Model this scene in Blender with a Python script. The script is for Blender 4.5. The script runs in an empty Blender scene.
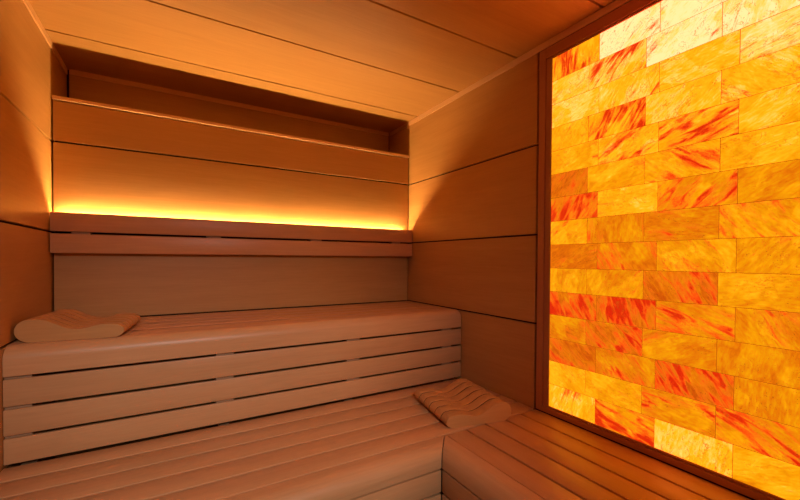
import bpy, bmesh, math, random
from mathutils import Vector, Matrix

# ------------------------------------------------------------------ scene, camera, light, exposure
SC = bpy.context.scene
COL = SC.collection
W = 1.8976          # room width
ZC = 2.0634         # ceiling height
YF = -2.80          # glazed front wall
YR = 0.263          # wall behind the ventilation recess
ZU = 0.825          # upper seat height
ZL = 0.4423         # lower seat height

cam_d = bpy.data.cameras.new('camera')
cam = bpy.data.objects.new('camera', cam_d)
COL.objects.link(cam)
yaw, pitch, roll = 0.5042, -0.0131, 0.0051
fwd = Vector((math.sin(yaw) * math.cos(pitch), math.cos(yaw) * math.cos(pitch), math.sin(pitch)))
rt = fwd.cross(Vector((0, 0, 1))).normalized()
up = rt.cross(fwd)
r2 = rt * math.cos(roll) + up * math.sin(roll)
u2 = -rt * math.sin(roll) + up * math.cos(roll)
m = Matrix((r2, u2, -fwd)).transposed().to_4x4()
m.translation = Vector((0.4801, -2.1206, 1.1104))
cam.matrix_world = m
cam_d.sensor_width = 36
cam_d.lens = 366.1 / 800 * 36
cam_d.shift_x = (400 - 377.43) / 800
cam_d.shift_y = (264.2 - 250) / 800
cam_d.clip_start = 0.01
SC.camera = cam

world = bpy.data.worlds.new('world')
SC.world = world
world.use_nodes = True
world.node_tree.nodes['Background'].inputs[0].default_value = (0.3, 0.12, 0.05, 1)
world.node_tree.nodes['Background'].inputs[1].default_value = 0.02

# ceiling light of the anteroom, beyond the glass door behind the camera
ld = bpy.data.lights.new('anteroom_light', 'AREA')
ld.shape = 'RECTANGLE'
ld.size, ld.size_y = 0.7, 0.5
ld.energy = 66
ld.color = (1.0, 0.92, 0.90)
lo = bpy.data.objects.new('anteroom_light', ld)
lo.location = (0.50, -4.1, 2.40)
lo.rotation_euler = (math.radians(62), 0, 0)
COL.objects.link(lo)

LED = 255.0
SALT = 1.22
SC.view_settings.view_transform = 'Standard'
SC.view_settings.look = 'None'
SC.view_settings.exposure = 0.0
SC.view_settings.gamma = 1.0
SC.view_settings.use_curve_mapping = False


# ------------------------------------------------------------------ materials
def new_mat(name):
    mt = bpy.data.materials.new(name)
    mt.use_nodes = True
    nt = mt.node_tree
    b = nt.nodes['Principled BSDF']
    return mt, nt, b


def math_node(nt, op, a, b=None, clamp=False):
    n = nt.nodes.new('ShaderNodeMath')
    n.operation = op
    n.use_clamp = clamp
    for i, v in enumerate((a, b)):
        if v is None:
            continue
        if isinstance(v, (int, float)):
            n.inputs[i].default_value = v
        else:
            nt.links.new(v, n.inputs[i])
    return n.outputs[0]


def mix_col(nt, fac, a, b, blend='MIX'):
    n = nt.nodes.new('ShaderNodeMix')
    n.data_type = 'RGBA'
    n.blend_type = blend
    for i, v in ((0, fac), (6, a), (7, b)):
        if isinstance(v, (int, float)):
            n.inputs[i].default_value = v
        elif isinstance(v, tuple):
            n.inputs[i].default_value = (*v, 1)
        else:
            nt.links.new(v, n.inputs[i])
    return n.outputs[2]


def wood(name, axis, c1=(0.56, 0.305, 0.105), c2=(0.46, 0.235, 0.075), rough=0.42, var=0.10, streak=1.0):
    """Fine straight-grained pale wood; the grain runs along the given axis."""
    mt, nt, b = new_mat(name)
    tc = nt.nodes.new('ShaderNodeTexCoord')
    oi = nt.nodes.new('ShaderNodeObjectInfo')
    off = nt.nodes.new('ShaderNodeCombineXYZ')
    for i in range(3):
        nt.links.new(math_node(nt, 'MULTIPLY', oi.outputs['Random'], 17.0 + 9 * i), off.inputs[i])
    add = nt.nodes.new('ShaderNodeVectorMath')
    add.operation = 'ADD'
    nt.links.new(tc.outputs['Object'], add.inputs[0])
    nt.links.new(off.outputs[0], add.inputs[1])
    s = [1.0, 1.0, 1.0]
    s['xyz'.index(axis)] = 0.05

    def noise(scale, det, dist=0.0, k=1.0):
        mp = nt.nodes.new('ShaderNodeMapping')
        mp.inputs['Scale'].default_value = tuple(v * (k if v < 1 else 1) for v in s)
        nt.links.new(add.outputs[0], mp.inputs[0])
        n = nt.nodes.new('ShaderNodeTexNoise')
        n.inputs['Scale'].default_value = scale
        n.inputs['Detail'].default_value = det
        n.inputs['Distortion'].default_value = dist
        nt.links.new(mp.outputs[0], n.inputs['Vector'])
        return n.outputs['Fac']
    fine = noise(150, 4, 0.4)
    broad = noise(14, 3, 1.2, 1.6)
    f = math_node(nt, 'ADD', math_node(nt, 'MULTIPLY', fine, 0.55), math_node(nt, 'MULTIPLY', broad, 0.6))
    ramp = nt.nodes.new('ShaderNodeMapRange')
    ramp.inputs[1].default_value = 0.30
    ramp.inputs[2].default_value = 0.86
    nt.links.new(f, ramp.inputs[0])
    col = mix_col(nt, math_node(nt, 'MULTIPLY', ramp.outputs[0], streak), c1, c2)
    # boards differ a little from one another
    v = math_node(nt, 'ADD', math_node(nt, 'MULTIPLY', oi.outputs['Random'], var * 2), 1 - var)
    hsv = nt.nodes.new('ShaderNodeHueSaturation')
    nt.links.new(col, hsv.inputs['Color'])
    nt.links.new(v, hsv.inputs['Value'])
    nt.links.new(hsv.outputs[0], b.inputs['Base Color'])
    b.inputs['Roughness'].default_value = rough
    b.inputs['Specular IOR Level'].default_value = 0.4
    bp = nt.nodes.new('ShaderNodeBump')
    bp.inputs['Strength'].default_value = 0.08
    bp.inputs['Distance'].default_value = 0.002
    nt.links.new(fine, bp.inputs['Height'])
    nt.links.new(bp.outputs[0], b.inputs['Normal'])
    return mt


def plain(name, c, rough=0.6, metal=0.0):
    mt, nt, b = new_mat(name)
    tc = nt.nodes.new('ShaderNodeTexCoord')
    n = nt.nodes.new('ShaderNodeTexNoise')
    n.inputs['Scale'].default_value = 30
    nt.links.new(tc.outputs['Object'], n.inputs['Vector'])
    nt.links.new(mix_col(nt, n.outputs['Fac'], tuple(x * 0.85 for x in c), tuple(min(1, x * 1.15) for x in c)), b.inputs['Base Color'])
    b.inputs['Roughness'].default_value = rough
    b.inputs['Metallic'].default_value = metal
    return mt


W_X = wood('wood_wall_x', 'x', var=0.0)
W_Y = wood('wood_wall_y', 'y', var=0.0)
B_X = wood('wood_bench_x', 'x', (0.66, 0.360, 0.170), (0.55, 0.280, 0.120), 0.38, 0.06)
B_Y = wood('wood_bench_y', 'y', (0.66, 0.360, 0.170), (0.55, 0.280, 0.120), 0.38, 0.06)
H_X = wood('wood_headrest', 'x', (0.64, 0.33, 0.12), (0.52, 0.25, 0.085), 0.45, 0.05)
T_X = wood('wood_trim_x', 'x', (0.80, 0.50, 0.26), (0.72, 0.43, 0.21), 0.4, 0.0)
T_Y = wood('wood_trim_y', 'y', (0.80, 0.50, 0.26), (0.72, 0.43, 0.21), 0.4, 0.0)
F_Y = wood('wood_frame_y', 'y', (0.52, 0.22, 0.09), (0.43, 0.175, 0.07), 0.35, 0.0)
F_Z = wood('wood_frame_z', 'z', (0.52, 0.22, 0.09), (0.43, 0.175, 0.07), 0.35, 0.0)
DARK = plain('black_backing', (0.010, 0.006, 0.004), 0.9)
GROOVE_SHADE = plain('painted_groove_shade', (0.022, 0.008, 0.004), 0.8)  # dark colour stands in for shade inside the headrest grooves
STUD = wood('wood_stud', 'z', (0.45, 0.27, 0.15), (0.36, 0.2, 0.11), 0.6, 0.0)
TILE = plain('floor_tile', (0.16, 0.14, 0.13), 0.5)
STEEL = plain('brushed_steel', (0.5, 0.5, 0.5), 0.3, 1.0)


def emit_mat(name, c, s):
    mt = bpy.data.materials.new(name)
    mt.use_nodes = True
    nt = mt.node_tree
    nt.nodes.clear()
    e = nt.nodes.new('ShaderNodeEmission')
    e.inputs[0].default_value = (*c, 1)
    e.inputs[1].default_value = s
    o = nt.nodes.new('ShaderNodeOutputMaterial')
    nt.links.new(e.outputs[0], o.inputs[0])
    return mt


LEDM = emit_mat('led_light', (1.0, 0.60, 0.22), LED)
BOXM = emit_mat('light_box_glow', (0.62, 0.12, 0.004), 0.8)


def glass_mat():
    mt, nt, b = new_mat('clear_glass')
    nt.nodes.remove(b)
    tr = nt.nodes.new('ShaderNodeBsdfTransparent')
    tr.inputs[0].default_value = (0.93, 0.96, 0.95, 1)
    gl = nt.nodes.new('ShaderNodeBsdfGlossy')
    gl.inputs['Roughness'].default_value = 0.02
    fr = nt.nodes.new('ShaderNodeFresnel')
    fr.inputs[0].default_value = 1.5
    mx = nt.nodes.new('ShaderNodeMixShader')
    nt.links.new(fr.outputs[0], mx.inputs[0])
    nt.links.new(tr.outputs[0], mx.inputs[1])
    nt.links.new(gl.outputs[0], mx.inputs[2])
    nt.links.new(mx.outputs[0], nt.nodes['Material Output'].inputs[0])
    return mt


GLASS = glass_mat()


def salt_mat():
    """Backlit rock salt. The object colour of each brick holds: red veining, paleness with the backlight falloff painted in, vein angle / 180, cloudiness."""
    mt = bpy.data.materials.new('backlit_salt')
    mt.use_nodes = True
    nt = mt.node_tree
    L = nt.links.new
    b = nt.nodes['Principled BSDF']
    tc = nt.nodes.new('ShaderNodeTexCoord')
    oi = nt.nodes.new('ShaderNodeObjectInfo')
    sp = nt.nodes.new('ShaderNodeSeparateColor')
    L(oi.outputs['Color'], sp.inputs[0])
    red, pale, ang = sp.outputs[0], sp.outputs[1], sp.outputs[2]
    xyz = nt.nodes.new('ShaderNodeSeparateXYZ')
    L(tc.outputs['Object'], xyz.inputs[0])
    # local y runs away from the viewer's right: u grows towards the front of the room
    u = math_node(nt, 'MULTIPLY', xyz.outputs[1], -1.0)
    v = xyz.outputs[2]
    th = math_node(nt, 'MULTIPLY', math_node(nt, 'SUBTRACT', ang, 0.5), math.pi)
    c, s = math_node(nt, 'COSINE', th), math_node(nt, 'SINE', th)
    al = math_node(nt, 'ADD', math_node(nt, 'MULTIPLY', u, c), math_node(nt, 'MULTIPLY', v, s))
    ac = math_node(nt, 'SUBTRACT', math_node(nt, 'MULTIPLY', v, c), math_node(nt, 'MULTIPLY', u, s))
    rnd = math_node(nt, 'MULTIPLY', oi.outputs['Random'], 91.0)

    def noise(ka, kc, det, rough=0.55, dist=0.0, zoff=0.0):
        cx = nt.nodes.new('ShaderNodeCombineXYZ')
        L(math_node(nt, 'MULTIPLY', al, ka), cx.inputs[0])
        L(math_node(nt, 'MULTIPLY', ac, kc), cx.inputs[1])
        L(math_node(nt, 'ADD', rnd, zoff), cx.inputs[2])
        n = nt.nodes.new('ShaderNodeTexNoise')
        n.inputs['Scale'].default_value = 1.0
        n.inputs['Detail'].default_value = det
        n.inputs['Roughness'].default_value = rough
        n.inputs['Distortion'].default_value = dist
        L(cx.outputs[0], n.inputs['Vector'])
        return n.outputs['Fac']

    def rng(x, a, bb, lo=0.0, hi=1.0):
        n = nt.nodes.new('ShaderNodeMapRange')
        n.interpolation_type = 'SMOOTHSTEP'
        for i, q in enumerate((x, a, bb, lo, hi)):
            if isinstance(q, (int, float)):
                n.inputs[i].default_value = q
            else:
                L(q, n.inputs[i])
        return n.outputs[0]
    veins = noise(11, 48, 5, 0.62, 0.9)
    broad = noise(7, 15, 2, 0.5, 0.5, 3.3)
    fine = noise(45, 150, 3, 0.65, 0.4, 7.1)
    cloud = noise(20, 26, 4, 0.6, 0.8, 11.7)
    facet = noise(9, 12, 1, 0.4, 0.2, 31.0)
    grain = noise(230, 300, 2, 0.6, 0.0, 19.0)
    # paleness and painted backlight level, with cloudy zones, crystal facets and fine grain
    p = math_node(nt, 'ADD', pale, math_node(nt, 'MULTIPLY', math_node(nt, 'SUBTRACT', cloud, 0.5), 0.5))
    p = math_node(nt, 'ADD', p, rng(facet, 0.50, 0.53, -0.04, 0.05))
    p = math_node(nt, 'ADD', p, math_node(nt, 'MULTIPLY', math_node(nt, 'SUBTRACT', fine, 0.5), 0.55))
    rp = nt.nodes.new('ShaderNodeValToRGB')
    els = rp.color_ramp.elements
    stops = [(0.0, (0.118, 0.058, 0.001)), (0.22, (0.155, 0.138, 0.001)), (0.42, (0.190, 0.285, 0.001)),
             (0.62, (0.33, 0.42, 0.007)), (0.82, (0.85, 0.58, 0.10)), (1.0, (1.15, 0.74, 0.30))]
    while len(els) < len(stops):
        els.new(0.5)
    for e, (q, cc) in zip(els, stops):
        e.position = q
        e.color = (*cc, 1)
    L(p, rp.inputs[0])
    base = nt.nodes.new('ShaderNodeVectorMath')
    base.operation = 'MULTIPLY'
    L(rp.outputs[0], base.inputs[0])
    base.inputs[1].default_value = (4.0, 1, 1)
    base = base.outputs[0]
    # red veining: salmon halo, orange-red vein, dark crimson core
    mixed = math_node(nt, 'ADD', math_node(nt, 'MULTIPLY', veins, 0.6), math_node(nt, 'MULTIPLY', broad, 0.4))
    mixed = math_node(nt, 'ADD', mixed, math_node(nt, 'MULTIPLY', math_node(nt, 'SUBTRACT', grain, 0.5), 0.10))
    edge = math_node(nt, 'SUBTRACT', 0.640, math_node(nt, 'MULTIPLY', red, 0.20))
    m0 = rng(mixed, math_node(nt, 'SUBTRACT', edge, 0.07), edge)
    c0 = mix_col(nt, math_node(nt, 'MULTIPLY', m0, 0.55), base, (0.85, 0.16, 0.006))
    m1 = rng(mixed, math_node(nt, 'SUBTRACT', edge, 0.01), math_node(nt, 'ADD', edge, 0.03))
    c1 = mix_col(nt, math_node(nt, 'MULTIPLY', m1, 0.80), c0, (0.86, 0.050, 0.003))
    m2 = rng(mixed, math_node(nt, 'ADD', edge, 0.035), math_node(nt, 'ADD', edge, 0.065))
    c2 = mix_col(nt, math_node(nt, 'MULTIPLY', m2, 0.85), c1, (0.55, 0.004, 0.001))
    # hairline brown veins and dark grains
    m3 = rng(math_node(nt, 'ABSOLUTE', math_node(nt, 'SUBTRACT', cloud, 0.55)), 0.0, 0.013, 1.0, 0.0)
    m3 = math_node(nt, 'MULTIPLY', m3, rng(broad, 0.38, 0.50, 0.0, 0.75))
    c3 = mix_col(nt, m3, c2, (0.50, 0.09, 0.003))
    m4 = math_node(nt, 'MULTIPLY', rng(grain, 0.63, 0.70, 0.0, 0.85), rng(broad, 0.38, 0.50))
    c4 = mix_col(nt, m4, c3, (0.22, 0.03, 0.004))
    L(c4, b.inputs['Emission Color'])
    b.inputs['Emission Strength'].default_value = SALT
    b.inputs['Base Color'].default_value = (0.20, 0.08, 0.03, 1)
    b.inputs['Roughness'].default_value = 0.5
    return mt


SALTM = salt_mat()


# ------------------------------------------------------------------ helpers
def link(name, bm, mats, parent=None, smooth=False):
    me = bpy.data.meshes.new(name)
    bmesh.ops.recalc_face_normals(bm, faces=bm.faces)
    bm.to_mesh(me)
    bm.free()
    for mt in (mats if isinstance(mats, (list, tuple)) else [mats]):
        me.materials.append(mt)
    if smooth:
        for f in me.polygons:
            f.use_smooth = True
        me.set_sharp_from_angle(angle=math.radians(35))
    o = bpy.data.objects.new(name, me)
    COL.objects.link(o)
    if parent is not None:
        o.parent = parent
    return o


def add_box(bm, x0, x1, y0, y1, z0, z1, mi=0, bev=0.0, seg=2):
    t = bmesh.new()
    bmesh.ops.create_cube(t, size=1)
    for v in t.verts:
        v.co = Vector(((x0 + x1) / 2 + v.co.x * (x1 - x0), (y0 + y1) / 2 + v.co.y * (y1 - y0), (z0 + z1) / 2 + v.co.z * (z1 - z0)))
    if bev:
        bmesh.ops.bevel(t, geom=list(t.edges), offset=bev, segments=seg, profile=0.5, affect='EDGES')
    merge(bm, t, mi)


def merge(bm, t, mi=0):
    mp = {v: bm.verts.new(v.co) for v in t.verts}
    for f in t.faces:
        nf = bm.faces.new([mp[v] for v in f.verts])
        nf.material_index = mi
    t.free()


def box(name, b, mats, parent=None, bev=0.0, seg=2):
    bm = bmesh.new()
    add_box(bm, *b, bev=bev, seg=seg)
    return link(name, bm, mats, parent, smooth=bev > 0)


def thing(name, label, cat, loc=(0, 0, 0), rz=0.0, group=None):
    o = bpy.data.objects.new(name, None)
    o.empty_display_size = 0.1
    o.location = loc
    o.rotation_euler = (0, 0, rz)
    COL.objects.link(o)
    o['label'] = label
    o['category'] = cat
    if group:
        o['group'] = group
    return o


def structure(o):
    o['kind'] = 'structure'
    return o


def loft(bm, rings, mi=0):
    """closed rings of the same length -> capped solid"""
    vs = [[bm.verts.new(p) for p in r] for r in rings]
    n = len(vs[0])
    for a, b in zip(vs, vs[1:]):
        for i in range(n):
            f = bm.faces.new((a[i], a[(i + 1) % n], b[(i + 1) % n], b[i]))
            f.material_index = mi
    bm.faces.new(vs[0]).material_index = mi
    bm.faces.new(list(reversed(vs[-1]))).material_index = mi


# ------------------------------------------------------------------ room shell
G = 0.0043      # half a panel joint
SEAMS_Z = [0.0, 0.4225, 0.825, 1.2255, 1.6278]


def panelled(name, mk, zs, mat):
    bm = bmesh.new()
    for a, b in zip(zs, zs[1:]):
        mk(bm, a + G, b - G, 0)
    mk(bm, None, None, 1)
    return structure(link(name, bm, [mat, DARK], smooth=True))


zs = SEAMS_Z + [ZC]
Y0, Y1 = YF, 0.300


def mk_left(bm, a, b, mi):
    if mi:
        add_box(bm, -0.040, -0.012, Y0, Y1, 0, ZC, 1)
    else:
        add_box(bm, -0.012, 0.0, Y0 + 0.002, Y1, a, b, 0, 0.0008, 1)


panelled('wall_left', mk_left, zs, W_Y)

SY0, SY1 = -1.0345, -2.352        # salt panel frame, far and near ends
SZ0, SZ1 = 0.4462, 2.0310


def mk_right(bm, a, b, mi):
    if mi:
        add_box(bm, W + 0.012, W + 0.040, Y0, Y1, 0, ZC, 1)
    else:
        add_box(bm, W, W + 0.012, SY0 + 0.012, Y1, a, b, 0, 0.0008, 1)
        add_box(bm, W, W + 0.012, Y0 + 0.002, SY1 - 0.006, a, b, 0, 0.0008, 1)
        if b < 0.44:
            add_box(bm, W, W + 0.012, SY1 - 0.003, SY0 + 0.003, a, b, 0, 0.0008, 1)


panelled('wall_right', mk_right, zs, W_Y)


def mk_back(bm, a, b, mi):
    if mi:
        add_box(bm, 0.010, W - 0.008, 0.012, 0.030, 0.01, 1.808, 1)
    else:
        add_box(bm, 0.0065, W - 0.0085, 0.0, 0.012, a, b, 0, 0.0008, 1)


wb = panelled('wall_back', mk_back, SEAMS_Z + [1.8115], W_X)
cap = box('cap_strip', (0.003, W - 0.003, -0.003, 0.032, 1.8130, 1.8300), T_X, wb, 0.0015, 1)

bm = bmesh.new()
add_box(bm, 0.012, W - 0.010, YR, YR + 0.012, 1.6278 + G, ZC - 0.002, 0)
add_box(bm, 0.012, W - 0.010, YR, YR + 0.012, 0.01, 1.6278 - G, 0)
add_box(bm, 0.0, W, YR + 0.012, YR + 0.037, 0, ZC, 1)
structure(link('wall_recess', bm, [W_X, DARK]))

# ceiling boards across the room
bm = bmesh.new()
ys = [YF, -2.53, -2.1235, -1.7165, -1.3095, -0.913, -0.5115, -0.099, 0.300]
for a, b in zip(ys, ys[1:]):
    add_box(bm, -0.01, W + 0.01, a + G, b - G, ZC, ZC + 0.012, 0, 0.0008, 1)
add_box(bm, -0.04, W + 0.04, YF, 0.300, ZC + 0.012, ZC + 0.04, 1)
structure(link('ceiling', bm, [W_X, DARK], smooth=True))

bm = bmesh.new()
add_box(bm, -0.04, W + 0.04, -4.4, 0.300, -0.05, 0.0, 0)
structure(link('floor', bm, TILE))

# ceiling trims
structure(box('trim_1', (0.0, 0.006, YF + 0.03, YR - 0.001, ZC - 0.030, ZC - 0.0005), T_Y, None, 0.001, 1))
structure(box('trim_2', (W - 0.006, W, YF + 0.03, 0.002, ZC - 0.030, ZC - 0.0005), T_Y, None, 0.001, 1))
structure(box('trim_3', (0.013, W - 0.011, YR - 0.006, YR, ZC - 0.026, ZC - 0.0005), T_X, None, 0.001, 1))
structure(box('trim_4', (W - 0.006, W, 0.012, YR - 0.008, ZC - 0.026, ZC - 0.0005), T_Y, None, 0.001, 1))
structure(box('trim_5', (W - 0.016, W - 0.001, 0.0025, 0.0115, ZC - 0.050, ZC - 0.001), T_Y, None, 0.001, 1))

# glazed front behind the camera
bm = bmesh.new()
DX0, DX1, DZ = 0.20, 0.95, 1.96
for b in ((-0.0, DX0, YF - 0.03, YF, 0, ZC), (DX1, W, YF - 0.03, YF, 0, ZC), (DX0, DX1, YF - 0.03, YF, DZ, ZC)):
    add_box(bm, *b)
structure(link('wall_front', bm, W_X))
d = structure(box('door_1', (DX0 + 0.006, DX1 - 0.006, YF - 0.018, YF - 0.010, 0.008, DZ - 0.006), GLASS))
bm = bmesh.new()
add_box(bm, DX1 - 0.10, DX1 - 0.075, YF + 0.012, YF + 0.037, 0.80, 1.20, 0, 0.003)
for z in (0.86, 1.13):
    add_box(bm, DX1 - 0.095, DX1 - 0.080, YF - 0.010, YF + 0.012, z, z + 0.015)
link('door_handle', bm, T_X, d, smooth=True)


# ------------------------------------------------------------------ benches
TH = 0.018


def slat(name, x0, x1, y0, y1, z0, z1, mat, parent, bev=0.0018):
    ox, oy, oz = parent.location
    return box(name, (x0 - ox, x1 - ox, y0 - oy, y1 - oy, z0 - oz, z1 - oz), mat, parent, bev, 2)


def nose_profile(depth, drop, r, th=TH):
    """(outward, z) outline of a rounded nosing; outward 0..depth, z 0..-drop"""
    pts = []
    n = 10
    for i in range(n + 1):
        a = math.pi / 2 * i / n
        pts.append((depth - r + r * math.sin(a), -r + r * math.cos(a)))
    pts = [(0.0, 0.0)] + pts + [(depth, -drop), (depth - th, -drop)]
    ri = r - th
    for i in range(n + 1):
        a = math.pi / 2 * (1 - i / n)
        pts.append((depth - r + ri * math.sin(a), -r + ri * math.cos(a)))
    pts.append((0.0, -th))
    return pts


# upper bench
ub = thing('upper_bench', 'raised back bench of pale slats with a rounded front edge, below the backrest rail', 'bench', (W / 2, -0.27, ZL + 0.002))
X0, X1 = 0.0015, W - 0.004
NY = -0.466
n = 5
pitch_u = (-0.006 - NY) / n
for k in range(n):
    a = NY + pitch_u * k
    slat('seat_slat', X0, X1, a + 0.0035, a + pitch_u - 0.0035, ZU - TH, ZU, B_X, ub)
pr = nose_profile(0.0755, 0.0935, 0.045, 0.012)
bm = bmesh.new()
ox, oy, oz = ub.location
loft(bm, [[(x - ox, NY - 0.0005 - o - oy, ZU + z - oz) for o, z in pr] for x in (X0, X1)])
link('nosing_board', bm, B_X, ub, smooth=True)
for a, b in ((0.6350, 0.7215), (0.5420, 0.6250), (0.4505, 0.5320)):
    slat('front_board', X0, X1, -0.5415, -0.5415 + 0.012, a, b, B_X, ub, 0.0015)
for x in (0.035, 0.655, 1.227, 1.80):
    slat('upright', x - 0.033, x + 0.033, -0.5293, -0.47, ZL + 0.003, 0.7310, STUD, ub, 0)
for x in (0.035, 0.655, 1.227, 1.80):
    slat('bearer', x - 0.02, x + 0.02, -0.455, -0.012, ZU - TH - 0.045, ZU - TH - 0.0005, STUD, ub, 0)

# lower bench along the back
XC, YC = 1.3805, -1.0300         # inner corner of the seat
lb = thing('lower_bench', 'low bench of pale slats running across the room below the raised back bench', 'bench', (0.65, -0.75, 0))
pl = 0.0975
yy = -0.540
for k in range(5):
    a, b = yy - pl * (k + 1) + 0.0035, yy - pl * k - 0.0035
    slat('seat_slat', X0, X1, a, b, ZL - TH, ZL, B_X, lb)
pn = nose_profile(0.0755, 0.0700, 0.050, 0.012)
GAP = 0.0022
bm = bmesh.new()
ox, oy, oz = lb.location
loft(bm, [[(X0 - ox, YC - o - oy, ZL + z - oz) for o, z in pn], [(XC - o - GAP - ox, YC - o - oy, ZL + z - oz) for o, z in pn]])
link('nosing_board', bm, B_X, lb, smooth=True)
fz = [0.3695, 0.2835, 0.1965, 0.1095, 0.0225]
for a, b in zip(fz[1:], fz):
    slat('front_board', X0, XC - 0.0755 - GAP, YC - 0.0755, YC - 0.0755 + 0.012, a + 0.004, b - 0.004, B_X, lb, 0.0015)
for x in (0.05, 0.655, 1.22):
    slat('leg', x - 0.03, x + 0.03, YC - 0.050, YC - 0.01, 0.001, 0.370, STUD, lb, 0)
for x in (0.05, 0.655, 1.22, 1.83):
    slat('bearer', x - 0.02, x + 0.02, -1.025, -0.48, ZL - TH - 0.045, ZL - TH - 0.0005, STUD, lb, 0)

# lower bench along the salt wall
rb = thing('lower_bench', 'low bench of pale lengthwise slats running along the glowing salt block wall', 'bench', (1.60, -1.90, 0))
YB0, YB1 = YF + 0.03, YC - 0.0035
xs = [XC, 1.4815, 1.5850, 1.6890, 1.7915, W - 0.004]
for a, b in zip(xs, xs[1:]):
    slat('seat_slat', a + 0.0046, b - (0.0046 if b < 1.85 else 0), YB0, YB1, ZL - TH, ZL, B_Y, rb)
bm = bmesh.new()
ox, oy, oz = rb.location
loft(bm, [[(XC - o - ox, YB0 - oy, ZL + z - oz) for o, z in pn], [(XC - o - ox, YC - o - GAP - oy, ZL + z - oz) for o, z in pn]])
link('nosing_board', bm, B_Y, rb, smooth=True)
for a, b in zip(fz[1:], fz):
    slat('front_board', XC - 0.0755, XC - 0.0755 + 0.012, YB0, YC - 0.0755 - GAP, a + 0.004, b - 0.004, B_Y, rb, 0.0015)
for y in (-1.20, -1.70, -2.2, -2.7):
    slat('leg', XC - 0.050, XC - 0.01, y - 0.03, y + 0.03, 0.001, 0.370, STUD, rb, 0)
for y in (-1.20, -1.70, -2.2, -2.7):
    slat('bearer', XC - 0.008, W - 0.008, y - 0.02, y + 0.02, ZL - TH - 0.045, ZL - TH - 0.0005, STUD, rb, 0)

# ------------------------------------------------------------------ backrest and its light strip
br = thing('backrest', 'two-board pale wooden backrest rail fixed on back wall in front of strip light', 'backrest', (W / 2, 0, 1.13))
for a, b in ((1.2268, 1.3100), (1.1315, 1.2160)):
    slat('rail', 0.0045, W - 0.004, -0.050, -0.028, a, b, B_X, br, 0.0015)
for x in (0.110, 0.655, 1.212, 1.769):
    slat('mounting_block', x - 0.034, x + 0.034, -0.0275 - 0.012, -0.0008, 1.2163, 1.2265, STUD, br, 0)
    slat('bracket', x - 0.02, x + 0.02, -0.0278, -0.0008, 1.150, 1.2160, STUD, br, 0)
slat('light_shelf', 0.02, W - 0.02, -0.0277, -0.0008, 1.2700, 1.2760, STUD, br, 0)
ls = thing('light_strip', 'warm glowing strip light hidden behind the top edge of the backrest rail', 'light', (W / 2, 0, 1.286))
bm = bmesh.new()
add_box(bm, 0.025 - W / 2, W - 0.055 - W / 2, -0.0180, -0.0060, 0.0070, 0.0080)
link('diffuser', bm, LEDM, ls)
bm = bmesh.new()
add_box(bm, 0.023 - W / 2, W - 0.053 - W / 2, -0.0185, -0.0055, -0.001, 0.0068)
link('channel', bm, STEEL, ls)


# ------------------------------------------------------------------ salt wall
sw = thing('salt_wall_panel', 'large dark-framed panel of backlit orange and yellow salt bricks glowing on right wall', 'salt wall', (W, (SY0 + SY1) / 2, SZ0))
ox, oy, oz = sw.location
IY0, IY1 = -1.0945, -2.2955         # bricks
IZ0, IZ1 = 0.4768, 1.9768


def sbox(name, x0, x1, y0, y1, z0, z1, mat, bev=0.001):
    return box(name, (x0 - ox, x1 - ox, min(y0, y1) - oy, max(y0, y1) - oy, z0 - oz, z1 - oz), mat, sw, bev, 1)


XF = W - 0.004
sbox('frame_stile', XF, W + 0.020, SY0, SY0 - 0.032, SZ0, SZ1, F_Z)
sbox('frame_stile', XF, W + 0.020, SY1, SY1 + 0.032, SZ0, SZ1, F_Z)
sbox('frame_rail', XF, W + 0.020, SY0 - 0.0325, SY1 + 0.0325, IZ1 + 0.010, SZ1, F_Y)
sbox('frame_rail', XF, W + 0.020, SY0 - 0.0325, SY1 + 0.0325, SZ0, IZ0 - 0.010, F_Y)
# inner lip, a little deeper than the frame
XL = W + 0.001
sbox('inner_lip', XL, W + 0.020, SY0 - 0.0325, IY0 + 0.001, IZ0 - 0.0095, IZ1 + 0.0095, F_Z)
sbox('inner_lip', XL, W + 0.020, SY1 + 0.0325, IY1 - 0.001, IZ0 - 0.0095, IZ1 + 0.0095, F_Z)
sbox('inner_lip', XL, W + 0.020, IY0 + 0.0005, IY1 - 0.0005, IZ1 + 0.001, IZ1 + 0.0095, F_Y)
sbox('inner_lip', XL, W + 0.020, IY0 + 0.0005, IY1 - 0.0005, IZ0 - 0.0095, IZ0 - 0.001, F_Y)
sbox('joint_filler', W + 0.0040, W + 0.0195, IY0, IY1, IZ0, IZ1, BOXM, 0)

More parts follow.
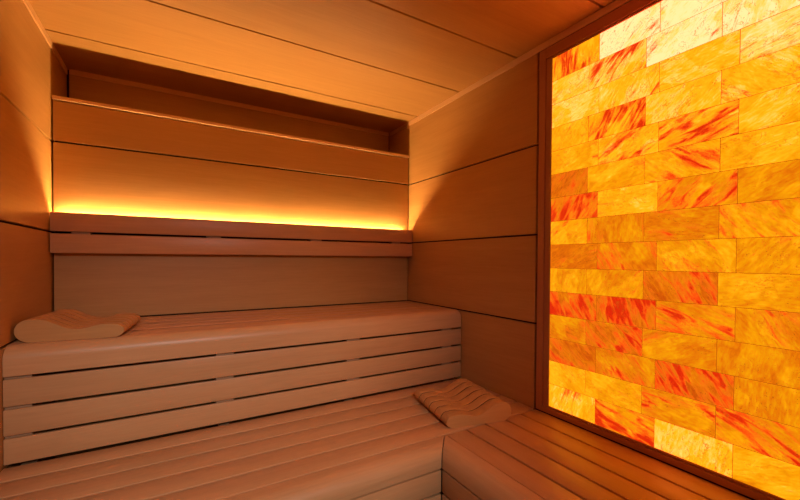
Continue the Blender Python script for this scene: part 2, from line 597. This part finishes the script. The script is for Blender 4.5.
CAT = [  # rows from the top; (red veining, paleness incl. painted backlight falloff, vein angle in degrees)
    [(.50, .50, 85), (.03, 1.0, 40), (.03, .95, 30), (.03, .95, 30)],
    [(.08, .72, 20), (.50, .68, 45), (.08, .95, 45), (.05, .92, 75)],
    [(.00, .68, 20), (.12, .66, 60), (.03, .62, 5), (.22, .78, 12)],
    [(.15, .52, 60), (.70, .52, 60), (.08, .62, 45), (.30, .60, -45)],
    [(.15, .48, 15), (.40, .58, 32), (.75, .52, 20), (.03, .56, 30)],
    [(.40, .16, 60), (.40, .46, 22), (.50, .44, -38), (.02, .50, 15)],
    [(.75, .26, 62), (.00, .54, 0), (.62, .38, 45), (.15, .32, 32)],
    [(.15, .46, 38), (.35, .30, 88), (.25, .30, -8), (.40, .42, -50)],
    [(.12, .22, 30), (.60, .26, -58), (.25, .42, -50), (.15, .42, 52)],
    [(.00, .40, 80), (.08, .34, 55), (.45, .18, -60), (.00, .42, 5)],
    [(.70, .18, -62), (.85, .16, -76), (.45, .32, -22), (.15, .32, -60)],
    [(.30, .28, -25), (.45, .18, -48), (.15, .30, 32), (.10, .30, 80)],
    [(.50, .14, -42), (.40, .28, -50), (.80, .12, -60), (.03, .34, 85)],
    [(.15, .48, -42), (.03, .46, -20), (.38, .34, -8), (.60, .36, -30)],
    [(.20, .58, 75), (.75, .38, -15), (.00, .64, 80), (.15, .48, 20)],
]
rng = random.Random(5)
meshes = {}


def brick_mesh(w):
    key = round(w, 3)
    if key in meshes:
        return meshes[key]
    bm = bmesh.new()
    add_box(bm, 0.0, 0.015, -w / 2 + 0.0009, w / 2 - 0.0009, -0.0491, 0.0491, 0, 0.0008, 1)
    me = bpy.data.meshes.new('salt_brick')
    bmesh.ops.recalc_face_normals(bm, faces=bm.faces)
    bm.to_mesh(me)
    bm.free()
    me.materials.append(SALTM)
    meshes[key] = me
    return me


for row in range(15):
    odd = row % 2 == 0
    zc_ = IZ1 - 0.05 - 0.1 * row
    cuts = [0.2] * 6 if odd else [0.16] + [0.2] * 5 + [0.04]
    y = IY0
    for k, w in enumerate(cuts):
        if k == 0 and odd:
            w += 0.0
        o = bpy.data.objects.new('salt_brick', brick_mesh(w))
        COL.objects.link(o)
        o.parent = sw
        o.location = (W + 0.0022 + rng.uniform(-0.0006, 0.0006) - ox, y - w / 2 - oy, zc_ - oz)
        if k < 4:
            r_, p_, a_ = CAT[row][k]
        else:
            r_, p_, a_ = rng.choice([.05, .1, .3, .6]), min(0.9, rng.uniform(0.2, 0.5) + (0.4 if row < 3 else 0)), rng.uniform(-80, 80)  # top rows paler: stronger backlight there is put into the colour
        o.color = (r_, p_, (a_ + 90) / 180, 1)
        y -= w


# ------------------------------------------------------------------ headrests
def headrest_outline():
    """side outline (x, z) of the wavy headrest, high round end at x = 0"""
    top = [(0.050, 0.0770), (0.062, 0.0765), (0.078, 0.0735), (0.095, 0.0670), (0.112, 0.0580), (0.130, 0.0485), (0.148, 0.0410),
           (0.165, 0.0370), (0.180, 0.0362), (0.195, 0.0385), (0.212, 0.0430), (0.230, 0.0475), (0.248, 0.0498), (0.266, 0.0495)]
    pts = []
    for i in range(15):         # big round end, bottom to top
        a = -math.pi / 2 - math.pi * i / 15
        pts.append((0.042 + 0.0385 * math.cos(a) * 1.05, 0.0385 + 0.0385 * math.sin(a)))
    pts += top
    for i in range(1, 11):      # small round end, top to bottom
        a = math.pi / 2 - math.pi * i / 10
        pts.append((0.281 + 0.034 * math.cos(a), 0.0235 + 0.0235 * math.sin(a) + (0.0015 if i < 3 else 0)))
    return pts


def make_headrest(label, loc, rz, mirror=False, wd=0.32, k_len=0.965):
    t = thing('headrest', label, 'headrest', loc, rz, 'wavy wooden sauna headrests')
    prof = [(x * k_len, z) for x, z in headrest_outline()]
    if mirror:
        prof = [(0.304 - x, z) for x, z in prof][::-1]
    n = 6
    g = 0.0058
    w = (wd - g * (n - 1)) / n
    for k in range(n):
        bm = bmesh.new()
        y0 = k * (w + g)
        e = 0.0012
        cx, cz = 0.157, 0.03
        rings = []
        for y, s in ((y0, e), (y0 + e, 0), (y0 + w - e, 0), (y0 + w, e)):
            rings.append([(x + (cx - x) / 0.16 * s * 0.9, y, z + ((cz - z) / 0.05 * s * 0.9 if z > 0.002 else 0)) for x, z in prof])
        loft(bm, rings)
        link('wavy_board', bm, H_X, t, smooth=True)
    cx, cz = 0.152, 0.030
    for k in range(n - 1):                              # added dark strips imitating the shade in the gaps between boards
        y0 = k * (w + g) + w
        bm = bmesh.new()
        inner = [(x + (0.0014 if x < cx else -0.0014) * min(1, abs(x - cx) / 0.1), max(0.0012, z - 0.0016 * min(1, max(0.0, z - 0.012) / 0.012))) for x, z in prof]
        loft(bm, [[(x, y, z) for x, z in inner] for y in (y0 + 0.0001, y0 + g - 0.0001)])
        link('groove_shade_strip', bm, GROOVE_SHADE, t)
    return t


make_headrest('wavy wooden headrest lying on raised back bench, high end against the left wall', (0.008, -0.478, ZU + 0.0005), math.radians(-6.5), False, 0.280, 0.985)
make_headrest('wavy wooden headrest of six grooved boards lying on low bench corner near glowing salt wall', (1.414, -0.998, ZL + 0.0005), math.radians(-11.5), True)
